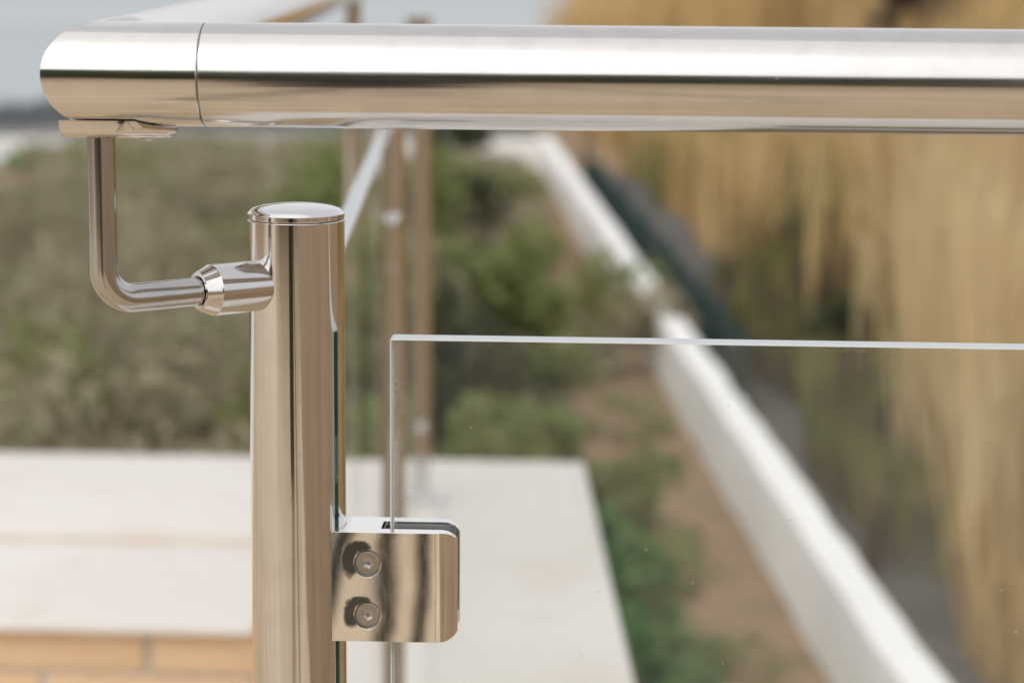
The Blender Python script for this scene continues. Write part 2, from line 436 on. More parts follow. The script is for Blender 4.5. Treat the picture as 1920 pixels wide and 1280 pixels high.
# strip of sand and the dark rocks at the water's edge
sm_ = bpy.data.meshes.new('beach'); sm_.from_pydata([at(-80, 37, -2.55), at(4, 37, -2.55), at(4, 55, -3.45), at(-80, 55, -3.45)], [], [(0, 1, 2, 3)])
tag(link('beach', sm_, 'sand'), 'pale sand strip behind the far white wall', kind='structure')
def rock_bank():
    rng = np.random.default_rng(5); bm = bmesh.new()
    for i in range(420):
        s = rng.uniform(-40, 5); t = 57 + rng.normal() * 2.0; r = rng.uniform(.4, .8)
        mtx = Matrix.Translation(at(s, t, SEA - .02)) @ Matrix.Rotation(rng.uniform(0, 6), 4, 'Z') @ Matrix.Diagonal((r * 1.3, r, r * .42, 1))
        g = bmesh.ops.create_icosphere(bm, subdivisions=2, radius=1.0, matrix=mtx)
        for v in g['verts']: v.co += Vector(rng.normal(size=3)) * .07
    o = link('shore_rocks', finish(bm, 'shore_rocks', smooth=False), 'rock')
    tag(o, 'dark wet rocks along the edge of the sea', 'rocks', kind='stuff')
rock_bank()

# ------------------------------------------------------------------ terrace, parapet and bricks
D2A = R(3.82); D2 = Vector((-math.sin(D2A), math.cos(D2A), 0)); D2N = Vector((math.cos(D2A), math.sin(D2A), 0))
def on2(t, s=0.0, z=0.0):
    """t metres from the corner post along the second run, s metres to its right"""
    p = D2 * t + D2N * s; return Vector((p.x, p.y, z))
FL = -.35
SL, SR = -.170, .292                       # the second parapet's left and right edges from the post line
def xl(y, s): # x on a line parallel to the second run
    t = (y - D2N.y * s) / D2.y; return on2(t, s).x
FARY0, FARY1 = 2.46, 3.035
tag(prism('floor', [(-9, -13), (1.45, -13), (1.45, -.167), (xl(-.167, SL), -.167), (xl(2.06, SL), 2.06), (-9, 2.06)], FL - .2, FL, 'floor', smooth=False), 'tan tiled terrace floor', kind='structure')
par = empty('parapet_wall', (0, 0, FL))
tag(par, 'low parapet of white stone slabs over honey coloured brick carrying the railing', 'wall')
def pp(name, poly, z0, z1, mat, bev=0, parent=par):
    o = prism(name, [(x, y) for x, y in poly], z0 - FL, z1 - FL, mat, parent, bev); return o
# cores (rendered masonry) reaching down to the garden
pp('masonry', [(xl(-.16, SL) + .006, -.155), (1.45, -.155), (1.45, .28), (xl(.28, SL) + .006, .28)], -2.3, -.032, 'render')
pp('masonry', [(xl(.283, SL) + .006, .283), (xl(.283, SR) - .012, .283), (xl(3.02, SR) - .012, 3.02), (xl(3.02, SL) + .006, 3.02)], -2.3, -.032, 'render')
pp('masonry', [(-9, 2.475), (xl(2.475, SL) - .004, 2.475), (xl(3.02, SL) - .004, 3.02), (-9, 3.02)], -2.3, -.0255, 'render')
pp('masonry', [(-9, 2.053), (xl(2.053, SL) - .004, 2.053), (xl(2.47, SL) - .004, 2.47), (-9, 2.47)], FL, -.0250, 'mortar')
# coping slabs
def slab(y0, y1): pp('coping_slab', [(xl(y0, SL), y0), (xl(y0, SR), y0), (xl(y1, SR), y1), (xl(y1, SL), y1)], -.030, 0, 'stone', .003)
slab(.296, 1.30); slab(1.304, FARY1)
for i in range(2):
    x0 = xl(-.16, SL) + i * .82; x1 = x0 + .817
    pp('coping_slab', [(x0, -.168), (x1, -.168), (x1, .292), (x0, .292)], -.030, 0, 'stone', .003)
xr = xl(2.6, SL) - .004
for i in range(5):
    x1 = xr - i * 1.53; x0 = x1 - 1.527
    pp('coping_slab', [(x0, FARY0), (x1, FARY0), (x1, FARY1), (x0, FARY1)], -.0100, 0, 'stone', .003)
    pp('step_slab', [(x0, 2.018), (x1, 2.018), (x1, 3.03), (x0, 3.03)], -.0245, -.0105, 'stone', .006)
o = pp('slab_edge', [(-8, 2.4545), (xr, 2.4545), (xr, 2.4596), (-8, 2.4596)], -.0102, -.0015, 'stone_edge')
# bricks under the step, one object each
bme = finish(box_bm(-.1425, .1425, 0, .03, -.029, .029, bev=.004, seg=2), 'brick')
bme.materials.append(M['brick'])
brng = random.Random(3)
for row in range(5):
    z = -.027 - .029 - row * .066
    for i in range(11):
        xc = -.4956 + .0045 + .1425 + .294 - i * .297 - (.148 if row % 2 else 0) - (0)
        lim = xl(2.05, SL) - .003
        if xc - .10 > lim: continue
        me_ = bme
        if xc + .1425 > lim:
            wd = lim - (xc - .1425); xc = lim - wd / 2
            me_ = finish(box_bm(-wd / 2, wd / 2, 0, .03, -.029, .029, bev=.004, seg=2), 'brick'); me_.materials.append(M['brick'])
        b = bpy.data.objects.new('brick', me_); COL.objects.link(b); b.parent = par
        b.location = (xc, 2.046 + brng.uniform(-.002, .002), z - FL); b.rotation_euler = (0, 0, brng.uniform(-.006, .006))

# ------------------------------------------------------------------ railing: handrail
RZ = .8627; RR = .0212; RY = -.060; RX = -.0712
hr = empty('handrail', (RX, RY, RZ))
tag(hr, 'thick polished steel handrail tube turning a corner above the glass', 'handrail')
L = lambda p: Vector(p) - Vector((RX, RY, RZ))
tube('rail_tube', [L((-.0278, RY, RZ)), L((-.0274, RY, RZ)), L((1.44, RY, RZ))], [RR - .0003, RR, RR], 'rail_steel', hr, 96)
# elbow: two short tubes welded on a mitre and polished
corner = Vector((RX, RY, RZ)); dA = Vector((1, 0, 0)); dB = D2
def mitre_elbow(a_len, b_len, seg=128):
    bm = bmesh.new(); mn = dA - dB; rings = [[], [], [], [], []]
    for k in range(seg):
        an = 2 * math.pi * k / seg; off = Vector((0, math.cos(an) * RR, math.sin(an) * RR))
        q = off - dA * (off.dot(mn) / dA.dot(mn))
        offb = q - dB * q.dot(dB)
        for r, p in zip(rings, (off * .986 + dA * a_len, off + dA * (a_len - .0004), q, offb + dB * (b_len - .0004), offb * .986 + dB * b_len)): r.append(bm.verts.new(p))
    for A, B in zip(rings, rings[1:]):
        for k in range(seg): bm.faces.new((A[k], A[(k + 1) % seg], B[(k + 1) % seg], B[k]))
    bm.faces.new(rings[0][::-1]); bm.faces.new(rings[-1])
    return finish(bm, 'elbow', angle=30)
link('elbow', mitre_elbow(-.0282 - RX, .0704), 'elbow_steel', hr)
tube('joint_ring', [L((-.036, RY, RZ)), L((-.020, RY, RZ))], RR - .0009, 'dark_gap', hr, 64)
tube('joint_ring', [L(corner + dB * .066), L(corner + dB * .078)], RR - .0009, 'dark_gap', hr, 64)
tube('rail_tube', [L(corner + dB * .0709), L(corner + dB * .0713), L(corner + dB * 2.95)], [RR - .0003, RR, RR], 'post_steel', hr, 96)
lathe('end_cap', [(RR, 0), (RR, .003), (RR * .6, .006), (0, .007)], 'cap_steel', hr, 48, L(corner + dB * 2.95)).rotation_euler = (R(-90), 0, D2A)

# ------------------------------------------------------------------ posts with caps, brackets and clamps
def clamp_mesh(r0, key, T=.0138, H=.0250, X1=.0733, slot=.0070, XS=.0377):
    """plan outline x elevation outline; the back follows the post's curve, the far end is rounded both ways"""
    th = math.degrees(math.asin(min(.95, T / r0)))
    ro = .0118
    plan = arc(0, 0, r0 + .0002, th, -th, 10)                        # hollow back, top view, +y to -y
    plan += arc(X1 - ro, -T + ro, ro, -90, -27, 8)
    plan += [(X1 - .0016, -slot), (XS, -slot), (XS, slot), (X1 - .0016, slot)]
    plan += arc(X1 - ro, T - ro, ro, 27, 90, 8)
    def ob(bm, n):
        me = finish(bm, n, smooth=True, angle=180); o = bpy.data.objects.new(n, me); COL.objects.link(o); return o
    a = ob(prism_bm(plan, -H, H), 'tmp_plan')
    el = [(0, -H - .001), (0, H + .001)]
    re = .0085
    el2 = [(-.01, -H), ] + arc(X1 - re, -H + re, re, -90, 0, 8) + arc(X1 - re, H - re, re, 0, 90, 8) + [(-.01, H)]
    el2 = [(x, z * .9998) for x, z in el2]
    bm = prism_bm(el2, -.03, .03)
    for v in bm.verts: v.co = Vector((v.co.x, v.co.z, v.co.y))
    b = ob(bm, 'tmp_elev')
    cut = []
    for sz in (.0108, -.0129):
        bm = sweep_bm([(.0322, -T - .004, sz), (.0322, -T + .0036, sz)], .0063, 40); cut.append(ob(bm, 'tmp_hole'))
    m1 = a.modifiers.new('b', 'BOOLEAN'); m1.operation = 'INTERSECT'; m1.object = b; m1.solver = 'EXACT'
    for c in cut:
        m2 = a.modifiers.new('h', 'BOOLEAN'); m2.operation = 'DIFFERENCE'; m2.object = c; m2.solver = 'EXACT'
    bv = a.modifiers.new('v', 'BEVEL'); bv.width = .0005; bv.segments = 2; bv.limit_method = 'ANGLE'; bv.angle_limit = R(40)
    bv.use_clamp_overlap = True
    wn_ = a.modifiers.new('w', 'WEIGHTED_NORMAL'); wn_.weight = 100; wn_.keep_sharp = False
    dg = bpy.context.evaluated_depsgraph_get()
    me = bpy.data.meshes.new_from_object(a.evaluated_get(dg)); me.name = key
    for o in [a, b] + cut:
        d = o.data; bpy.data.objects.remove(o); bpy.data.meshes.remove(d)
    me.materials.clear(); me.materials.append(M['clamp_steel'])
    return me
CL_BIG = clamp_mesh(.0212, 'glass_clamp'); CL_SLIM = clamp_mesh(.0170, 'glass_clamp_slim')

def screw_mesh():
    """flush cap screw lying along -y with a real hexagon socket"""
    bm = bmesh.new(); seg = 48; ro = .0057
    rings = [(ro - .0004, .003), (ro, .0026), (ro, .0006), (ro - .0006, 0.0)]
    R_ = [[bm.verts.new((r * math.cos(2 * math.pi * k / seg), y, r * math.sin(2 * math.pi * k / seg))) for k in range(seg)] for r, y in rings]
    for A, B in zip(R_, R_[1:]):
        for k in range(seg): bm.faces.new((A[k], A[(k + 1) % seg], B[(k + 1) % seg], B[k]))
    hx = .0027
    def hexr(k):
        a = 2 * math.pi * k / seg; q = (a % (math.pi / 3)) - math.pi / 6
        return hx * math.cos(math.pi / 6) / math.cos(q), a
    for y, sc in ((0.0, 1.0), (.0022, .97)):
        ring = [bm.verts.new((hexr(k)[0] * sc * math.cos(hexr(k)[1]), y, hexr(k)[0] * sc * math.sin(hexr(k)[1]))) for k in range(seg)]
        A = R_[-1]
        for k in range(seg): bm.faces.new((A[k], A[(k + 1) % seg], ring[(k + 1) % seg], ring[k]))
        R_.append(ring)
    c = bm.verts.new((0, .0030, 0)); A = R_[-1]
    for k in range(seg): bm.faces.new((A[k], A[(k + 1) % seg], c))
    me = finish(bm, 'screw', angle=30); me.materials.append(M['screw_steel']); return me
SCREW = screw_mesh()
GASK = finish(prism_bm([(.0382, -.0069), (.0700, -.0069), (.0700, -.0060), (.0392, -.0060), (.0392, .0060), (.0700, .0060), (.0700, .0069), (.0382, .0069)], -.0236, .0236), 'gasket', smooth=False)
GASK.materials.append(M['rubber'])

def put_clamp(post, z, rz, slim=False, screws=True):
    c = link('glass_clamp', CL_SLIM if slim else CL_BIG, None, post, (0, 0, z)); c.rotation_euler = (0, 0, rz)
    g = link('gasket', GASK, None, c)
    for sz in (.0108, -.0129):
        if not screws: break
        s = link('screw', SCREW, None, c, (.0322, -.0138 + .0004, sz)); s.rotation_euler = (0, R(11 if sz > 0 else 35), 0)
    return c

def put_bracket(post, z, ang, dist, top, arm_r=.0060):
    """L shaped handrail bracket: sleeve on the post, bent rod, saddle plate; ang = direction of the arm"""
    u = Vector((math.cos(ang), math.sin(ang), 0)); r0 = .0212
    sl = .0110
    b = empty('handrail_bracket', (0, 0, z), 0, post)
    # sleeve
    prof = [(.0000, 0), (sl, 0), (sl, .0262), (sl - .0003, .0267), (.0082, .0325), (.0070, .0328), (.0066, .0326), (.0066, .0300), (0, .0300)]
    s = lathe('sleeve', prof, 'sleeve_steel', b, 64); s.location = u * (r0 - .0045)
    s.rotation_euler = u.to_track_quat('Z', 'Y').to_euler()
    br = .0135
    pts = [u * (r0 + .020)] + [u * (dist - br - .002)]
    for i in range(1, 13):
        a = R(90 * i / 12); pts.append(u * (dist - br + br * math.sin(a)) + Vector((0, 0, br - br * math.cos(a))))
    pts.append(u * dist + Vector((0, 0, .03))); pts.append(u * dist + Vector((0, 0, top - z)))
    tube('rod', pts, arm_r, 'rod_steel', b, 40)
    return b, u * dist

POST_H = .80
def make_post(name, xy, base_z, rad, label, top=POST_H, group='railing posts'):
    p = empty(name, (xy[0], xy[1], base_z)); tag(p, label, 'post', group)
    h = top - base_z
    lathe('tube', [(rad - .001, .004), (rad, .004), (rad, h - .0034), (rad - .0003, h - .0031)], 'post_steel', p, 128)
    lathe('cap', [(rad - .0012, h - .0040), (rad - .0010, h - .0030), (rad - .0003, h - .0028), (rad, h - .0024), (rad, h - .0004), (rad - .0005, h), (rad * .965, h + .0003)]
          + [(rad * .965 * math.cos(R(a)), h + .0003 + .0034 * math.sin(R(a))) for a in (20, 40, 60, 75, 90)], 'cap_steel', p, 96)
    lathe('base_flange', [(.046, 0), (.046, .005), (.044, .007), (rad + .004, .009), (rad + .002, .016), (rad, .017)], 'post_steel', p, 64)
    return p

mp = make_post('railing_post', (0, 0), 0.0, .0212, 'large polished steel corner post with domed cap in the foreground')
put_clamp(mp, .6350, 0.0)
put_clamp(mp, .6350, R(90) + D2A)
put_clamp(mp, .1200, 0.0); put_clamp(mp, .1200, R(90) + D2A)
ROD = Vector((-.0718, -.0600, 0))
brk, tip = put_bracket(mp, .7690, math.atan2(ROD.y, ROD.x), ROD.length, .8380)
# saddle plate hollowed to the tube's curve, screwed under the elbow
def saddle(parent, loc, rz=0.0):
    """long plate: square left end, pointed right end, top hollowed to the handrail"""
    bm = bmesh.new(); xs = [-.0146, -.012, -.008, 0, .008, .0165, .020, .024, .0285, .0315]
    ys = [-1, -.75, -.5, -.25, 0, .25, .5, .75, 1]
    def half(x): return .0115 if x <= .0165 else .0115 * (1 - .80 * (x - .0165) / .015)
    layers = [[], [], [], []]
    for x in xs:
        rows = [[], [], [], []]
        for y in ys:
            yy = y * half(x); zt = .0216 - math.sqrt(max(0, .0216 ** 2 - yy * yy)) - .0001
            for row, (ky, kx, zz) in zip(rows, ((1, 1, None), (.97, .985, -.0010), (.84, .93, -.0030), (.62, .84, -.0040))):
                xx = x * (kx if x < 0 else 1 - (1 - kx) * .45)
                row.append(bm.verts.new((xx, yy * ky, zt if zz is None else min(zt - .0003, zz))))
        for l_, r_ in zip(layers, rows): l_.append(r_)
    nx, ny = len(xs), len(ys)
    for i in range(nx - 1):
        for j in range(ny - 1):
            A, B = layers[0], layers[-1]
            bm.faces.new((A[i][j], A[i + 1][j], A[i + 1][j + 1], A[i][j + 1])); bm.faces.new((B[i][j], B[i][j + 1], B[i + 1][j + 1], B[i + 1][j]))
    for A, B in zip(layers, layers[1:]):
        for i in range(nx - 1):
            for j in (0, ny - 1): bm.faces.new((A[i][j], B[i][j], B[i + 1][j], A[i + 1][j]))
        for j in range(ny - 1):
            for i in (0, nx - 1): bm.faces.new((A[i][j], A[i][j + 1], B[i][j + 1], B[i][j]))
    o = link('saddle_plate', finish(bm, 'saddle_plate', angle=48), 'elbow_steel', parent, loc); o.rotation_euler = (0, 0, rz)
    return o
sad = saddle(brk, tip + Vector((0, 0, RZ - RR - .0004 - .7690)))
sc = lathe('saddle_screw', [(0, -.0056), (.0022, -.0054), (.0036, -.0049), (.0042, -.0042), (.0042, -.002)], 'screw_steel', brk, 32, tip + Vector((.0190, -.0005, RZ - RR - .0004 - .7690)))

TB, TA, TC = 2.735, 1.212, 2.22
bp = make_post('railing_post', on2(TB), 0.0, .0212, 'far steel corner post with base flange on the white coping')
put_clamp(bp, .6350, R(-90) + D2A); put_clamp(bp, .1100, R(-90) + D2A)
ap = make_post('slender_post', on2(TA), 0.0, .0168, 'slender blurred steel post behind the left edge of the near glass pane')
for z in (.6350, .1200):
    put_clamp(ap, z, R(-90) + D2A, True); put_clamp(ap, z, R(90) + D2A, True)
cpos = on2(TC, -.0805)
cp = empty('rail_support', (cpos.x, cpos.y, 0)); tag(cp, 'slim steel support rising to the receding handrail, far behind the elbow', 'post', 'railing posts')
tube('tube', [(0, 0, .004), (0, 0, RZ - RR - .0005)], .0120, 'post_steel', cp, 48)
lathe('base_flange', [(.040, 0), (.040, .005), (.0160, .008), (.0122, .012)], 'post_steel', cp, 48)

# ------------------------------------------------------------------ glass panes
def pane(name, length, z0, z1, label, loc, rz, th=.0058):
    """local x runs along the pane from its near edge"""
    bm = box_bm(0, length, -th, th, 0, z1 - z0)
    bmesh.ops.bevel(bm, geom=bm.edges[:], offset=.0008, segments=1, profile=.5, affect='EDGES')
    bm.normal_update()
    for f in bm.faces:
        n = f.normal
        f.material_index = 0 if abs(n.y) > .99 else 3 if n.z > .99 else 1 if max(abs(n.x), abs(n.z)) > .99 else 2
    me = finish(bm, name, smooth=False)
    o = link(name, me, ['glass', 'glass_edge', 'arris', 'top_edge'], None, (loc[0], loc[1], z0)); o.rotation_euler = (0, 0, rz)
    tag(o, label, 'glass pane', 'railing glass panes'); return o
g1 = pane('glass_pane', 1.30, GZ0, GZ1, 'clear glass pane in sharp focus filling the right half', (.0416, 0), 0.0)
gb = on2(.0416); g2 = pane('glass_pane', TA - .0416 - .036, GZ0, GZ1, 'glass pane seen nearly edge on behind the corner post', gb, R(90) + D2A)
gc = on2(TA + .036); g3 = pane('glass_pane', TB - TA - .036 - .0416, GZ0, GZ1, 'distant glass pane between slender post and far corner post', gc, R(90) + D2A)
# the toughening stamp printed on the near pane's edge: two columns of tiny marks
srng = random.Random(9); bm = bmesh.new()
for colx in (-.0018, .0020):
    z = .590 + (.001 if colx > 0 else 0)
    while z < .6115:
        hgt = srng.uniform(.0004, .0009); wd = srng.uniform(.0009, .0013)
        vs = [bm.verts.new((-.00012, colx + a * wd / 2, z + b * hgt)) for a, b in ((-1, 0), (1, 0), (1, 1), (-1, 1))]
        bm.faces.new(vs); z += hgt + srng.uniform(.0002, .0005)
link('edge_stamp', finish(bm, 'edge_stamp', smooth=False), 'stamp', g1)

# ------------------------------------------------------------------ behind the camera: what the polished steel mirrors
tp = empty('tripod', (-.012, -1.16, FL)); tag(tp, 'black twin tube tripod mirrored in the polished clamp and post', 'tripod')
apex = Vector((0, 0, .74 - FL))
for k, foot in enumerate((Vector((-.105, -.32, 0)), Vector((.40, -.10, 0)), Vector((-.30, .22, 0)))):
    d = (foot - apex).normalized(); side = d.cross(Vector((0, 0, 1))).normalized()
    e = empty('leg', (0, 0, 0), 0, tp)
    for s in (-1, 1):
        tube('leg_tube', [apex + side * s * .0205 + d * .05, foot + side * s * .0205], .0090, 'tripod_black', e, 16)
    tube('foot', [foot - d * .03, foot + Vector((0, 0, .002))], [.016, .013], 'tripod_black', e, 16)
tube('crown', [apex - Vector((0, 0, .09)), apex - Vector((0, 0, .02)), apex + Vector((0, 0, .01))], [.045, .060, .045], 'tripod_black', tp, 32)
tube('pan_bar', [apex + Vector((.03, -.02, .0)), apex + Vector((-.14, -.12, -.16))], .009, 'tripod_black', tp, 16)

bag = empty('added_dark_bag', (-.105, -1.22, .385)); tag(bag, 'black bag added out of view to put a dark patch in the handrail reflection', 'bag')  # unseen block, added only to darken the steel's reflections
box('body', (-.095, .095, -.045, .045, 0, .425), 'tripod_black', bag, .025, 4)
box('flap', (-.09, .09, .038, .056, .21, .43), 'tripod_black', bag, .007, 2)
tube('strap', [(-.08, 0, .415), (-.05, .0, .475), (.04, .03, .495), (.09, .04, .475), (.085, 0, .415)], .008, 'tripod_black', bag, 10)

def leaf_quads(rng, centers, radii, n_each, size, flat=.75):
    """leaf-sized quads through the volume of ellipsoidal clumps, denser near their skins"""
    centers = np.asarray(centers, float); radii = np.asarray(radii, float)
    k = len(centers); n = k * n_each
    d = rng.normal(size=(n, 3)); d /= np.linalg.norm(d, axis=1)[:, None]
    rr = rng.uniform(.35, 1.08, size=n) ** .6
    P = np.repeat(centers, n_each, 0) + d * rr[:, None] * np.repeat(radii, n_each, 0)
    a = rng.normal(size=(n, 3)); a /= np.linalg.norm(a, axis=1)[:, None]
    b = np.cross(a, d + rng.normal(size=(n, 3)) * flat); b /= np.linalg.norm(b, axis=1)[:, None]
    sz = size * rng.uniform(.6, 1.4, size=n)[:, None]
    a = a * sz; b = b * sz * .45
    return np.stack([P - a, P + b, P + a, P - b], 1).reshape(-1, 3), n

def hedge():
    rng = np.random.default_rng(2); h = empty('boundary_hedge', (-1, -10.2, FL - .002))
    tag(h, 'tall dark clipped hedge closing the terrace, mirrored as the dark band in the handrail', 'hedge')
    box('hedge_core', (-8, 3.2, -.4, .4, .0, 3.1), 'hedge_core', h)
    cs = [(rng.uniform(-8, 3.2), rng.uniform(-.1, .5), rng.uniform(.3, 3.2)) for _ in range(170)]
    V, n = leaf_quads(rng, cs, [(.7, .35, .5)] * len(cs), 90, .09)
    link('foliage', quads_mesh('hedge_foliage', V, n), 'mid_leaf', h)
hedge()

# ------------------------------------------------------------------ garden wall
WT = EYE - 2.5                                 # top of the white wall
gw = empty('garden_wall', at(1.72, 3, GARDEN)); tag(gw, 'low whitewashed garden wall running diagonally down to the lower right', 'wall')
def wall_run(name, s0, s1, t0, t1, z0, z1, mat, bev, seed, jit):
    """a masonry box cut along its length with slightly uneven edges"""
    rng = random.Random(seed); bm = bmesh.new(); n = max(4, int(max(t1 - t0, s1 - s0) / .35)); rings = []
    along_t = (t1 - t0) > (s1 - s0)
    o0 = at(1.72, 3, GARDEN)
    for i in range(n + 1):
        u = i / n; j = [rng.uniform(-jit, jit) for _ in range(4)]
        if along_t:
            t = t0 + (t1 - t0) * u; q = [(s0 + j[0], t, z0), (s1 + j[1], t, z0), (s1 + j[1], t, z1 + j[2] * .5), (s0 + j[0] * .5, t, z1 + j[3] * .5)]
        else:
            s = s0 + (s1 - s0) * u; q = [(s, t0 + j[0], z0), (s, t1 + j[1], z0), (s, t1 + j[1], z1 + j[2] * .5), (s, t0 + j[0], z1 + j[3] * .5)]
        rings.append([bm.verts.new(at(*p) - o0) for p in q])
    for A, B in zip(rings, rings[1:]):
        for k in range(4): bm.faces.new((A[k], A[(k + 1) % 4], B[(k + 1) % 4], B[k]))
    bm.faces.new(rings[0]); bm.faces.new(rings[-1][::-1])
    return link(name, finish(bm, name, smooth=False), mat, gw)
wall_run('wall', 1.69, 1.85, 3.0, 30.4, GARDEN - .3, WT, 'white_wash', 0, 1, .012)
wall_run('far_wall', -26, 1.68, 30.2, 30.4, GARDEN - .3, WT - .07, 'white_wash', 0, 2, .012)

# green shade-net fence beyond the path, behind the wall's far half
fe = empty('net_fence', at(2.32, 16, PATH)); tag(fe, 'dark green net fence behind the far end of the white wall', 'fence')
o0 = at(2.32, 16, PATH)
for t in (15.5, 18, 20.5, 23, 25.5, 28, 30.5):
    p = at(2.32, t, PATH) - o0; tube('fence_post', [p, p + Vector((0, 0, .62))], .022, 'fence_post', fe, 12)
fv = []; ff = []
for i, t in enumerate(np.linspace(15.5, 30.5, 61)):
    sag = .03 * abs(math.sin((t - 15.5) / 2.5 * math.pi))
    fv += [at(2.345 + .03 * math.sin(t * 3), t, PATH + .02) - o0, at(2.345 + .02 * math.sin(t * 2.3 + 1), t, PATH + .56 - sag) - o0]
for i in range(60): ff.append((2 * i, 2 * i + 2, 2 * i + 3, 2 * i + 1))
nm = bpy.data.meshes.new('net'); nm.from_pydata(fv, [], ff); ne = link('net', nm, 'mesh_green', fe)
sd = ne.modifiers.new('s', 'SOLIDIFY'); sd.thickness = .006

# ------------------------------------------------------------------ planting
def shrub(name, s, t, rad, h, mat, label, seed, clumps=16, leaves=170, size=.055, group='garden shrubs', lean=(0, 0), cat='shrub'):
    rng = np.random.default_rng(seed); z = ground_z(s, t)
    o = empty(name, at(s, t, z)); tag(o, label, cat, group)
    cs = []; rs = []
    for i in range(clumps):
        a = rng.uniform(0, 6.28); q = math.sqrt(rng.uniform(0, 1)); zz = rng.uniform(.25, 1)
        w = rad * (1.05 - .55 * zz)
        cs.append((math.cos(a) * q * w + lean[0] * zz, math.sin(a) * q * w + lean[1] * zz, h * zz * .86)); r = rad * rng.uniform(.26, .44)
        rs.append((r, r, r * .8))
    V, n = leaf_quads(rng, cs, rs, leaves, size)
    link('foliage', quads_mesh(name + '_foliage', V, n), mat, o)
    bm = bmesh.new()
    for c in cs[::2]:
        c = Vector(c); sweep_bm([(0, 0, -.05), c * .4 + Vector((0, 0, .05)), c], [.022, .014, .005], 6, True, bm)
    link('stem', finish(bm, 'stem'), 'bark', o)
    return o
shrub('olive_shrub', 1.25, 15.6, .58, .62, 'olive_leaf', 'grey green shrub spilling over the middle of the white wall', 11, 14, 34, .06, lean=(.42, 0))
shrub('olive_shrub', 1.22, 17.4, .55, .58, 'mid_leaf', 'green shrub thinly veiling the white wall farther back', 12, 12, 30, .06, lean=(.40, 0))
shrub('leafy_bush', .72, 8.9, .40, .72, 'green_leaf', 'bright green leafy bush just right of the white coping', 13, 16, 170, .045)
shrub('leafy_bush', .50, 10.6, .42, .75, 'mid_leaf', 'dull green bush behind the bright green one beside the coping', 14, 16, 150, .05)
shrub('dark_bush', .30, 20.6, .70, 1.45, 'dark_leaf', 'dark evergreen bush just right of the far posts', 15, 20, 150, .07)
shrub('dark_bush', .1, 12.5, .62, .95, 'dark_leaf', 'dark low bush seen through the glass near the coping corner', 16, 18, 150, .06)
shrub('olive_shrub', .45, 15.3, .75, 1.2, 'mid_leaf', 'broad olive green shrub between far posts and white wall', 17, 20, 150, .06)
shrub('olive_shrub', -.25, 18.2, .85, 1.35, 'mid_leaf', 'yellowish green shrub above the near pane, left of white wall', 18, 20, 150, .06)
shrub('withered_shrub', 6.9, 30.0, 1.0, 2.3, 'brown_leaf', 'dark brown withered shrub at the top right above the handrail', 19, 18, 150, .07)
shrub('withered_shrub', 3.95, 22.0, .42, .75, 'brown_leaf', 'small dark brown tuft on the reed bank', 20, 10, 120, .05)
shrub('withered_shrub', 3.02, 14.0, .22, .45, 'brown_leaf', 'rusty brown tuft at the foot of the bank beside the path', 21, 8, 120, .045)

shrub('olive_shrub', .15, 24.2, .75, .62, 'mid_leaf', 'pale green shrub in front of the corner of the far white wall', 22, 16, 140, .06)
shrub('dark_bush', 3.35, 17.2, .36, .6, 'dark_leaf', 'dark olive tuft among the reeds right of the white wall', 23, 12, 130, .055)
shrub('dark_bush', 5.4, 22.5, .5, .9, 'mid_leaf', 'green tuft among the reeds just under the handrail', 24, 12, 130, .06)

shrub('leafy_bush', .80, 8.1, .30, .55, 'green_leaf', 'lowest bright green bush beside the right edge of the coping', 27, 14, 150, .04)
shrub('leafy_bush', .92, 10.8, .34, .42, 'mid_leaf', 'low spreading green bush in the middle of the brown soil strip', 28, 14, 130, .045)
shrub('leafy_bush', .80, 13.4, .38, .55, 'mid_leaf', 'rounded green bush on the soil left of the white wall', 25, 14, 140, .05)
shrub('leafy_bush', .55, 11.7, .36, .60, 'green_leaf', 'small fresh green bush behind the coping corner', 26, 14, 140, .045)

def scrub():
    rng = np.random.default_rng(31); groups = {'olive_leaf': [], 'mid_leaf': []}
    for i in range(480):
        t = rng.uniform(9.5, 29.0); s = rng.uniform(-7.5 - t * .12, 1.0 if t > 19 else .55 if t > 12 else -.2)
        z = ground_z(s, t); hgt = min(rng.uniform(.35, 1.1), EYE - (.107 if s / t < -.155 else .086) * t - z)
        if s > -2.2 and t > 12: hgt = max(hgt, rng.uniform(.3, .75)) if s < .1 else rng.uniform(.25, .45)
        if hgt < .12: continue
        r = rng.uniform(.38, .7)
        k = rng.choice(['olive_leaf', 'olive_leaf', 'olive_leaf', 'olive_leaf', 'olive_leaf', 'mid_leaf'])
        groups[k].append(((*at(s, t, z + hgt * .55)[:2], z + hgt * .55), (r, r, hgt * .6)))
    root = empty('scrub', at(-4, 18, GARDEN)); tag(root, 'mass of grey green scrub filling the garden behind the parapet', 'scrub', kind='stuff')
    o0 = np.array(at(-4, 18, GARDEN))
    for k, g in groups.items():
        V, n = leaf_quads(rng, [np.array(c) - o0 for c, r in g], [r for c, r in g], 420, .055)
        o = link('foliage', quads_mesh('scrub_' + k, V, n), k, root); o['kind'] = 'stuff'
    # the fresher green fringe along the foot of the far wall
    cs = []; rs = []
    for i in range(60):
        s = rng.uniform(-16, 0); t = 29.2 + rng.normal() * .3; cs.append(np.array(at(s, t, GARDEN + .12)) - o0); rs.append((.45, .35, .18))
    V, n = leaf_quads(rng, cs, rs, 120, .06)
    o = link('foliage', quads_mesh('scrub_fringe', V, n), 'green_leaf', root); o['kind'] = 'stuff'
scrub()
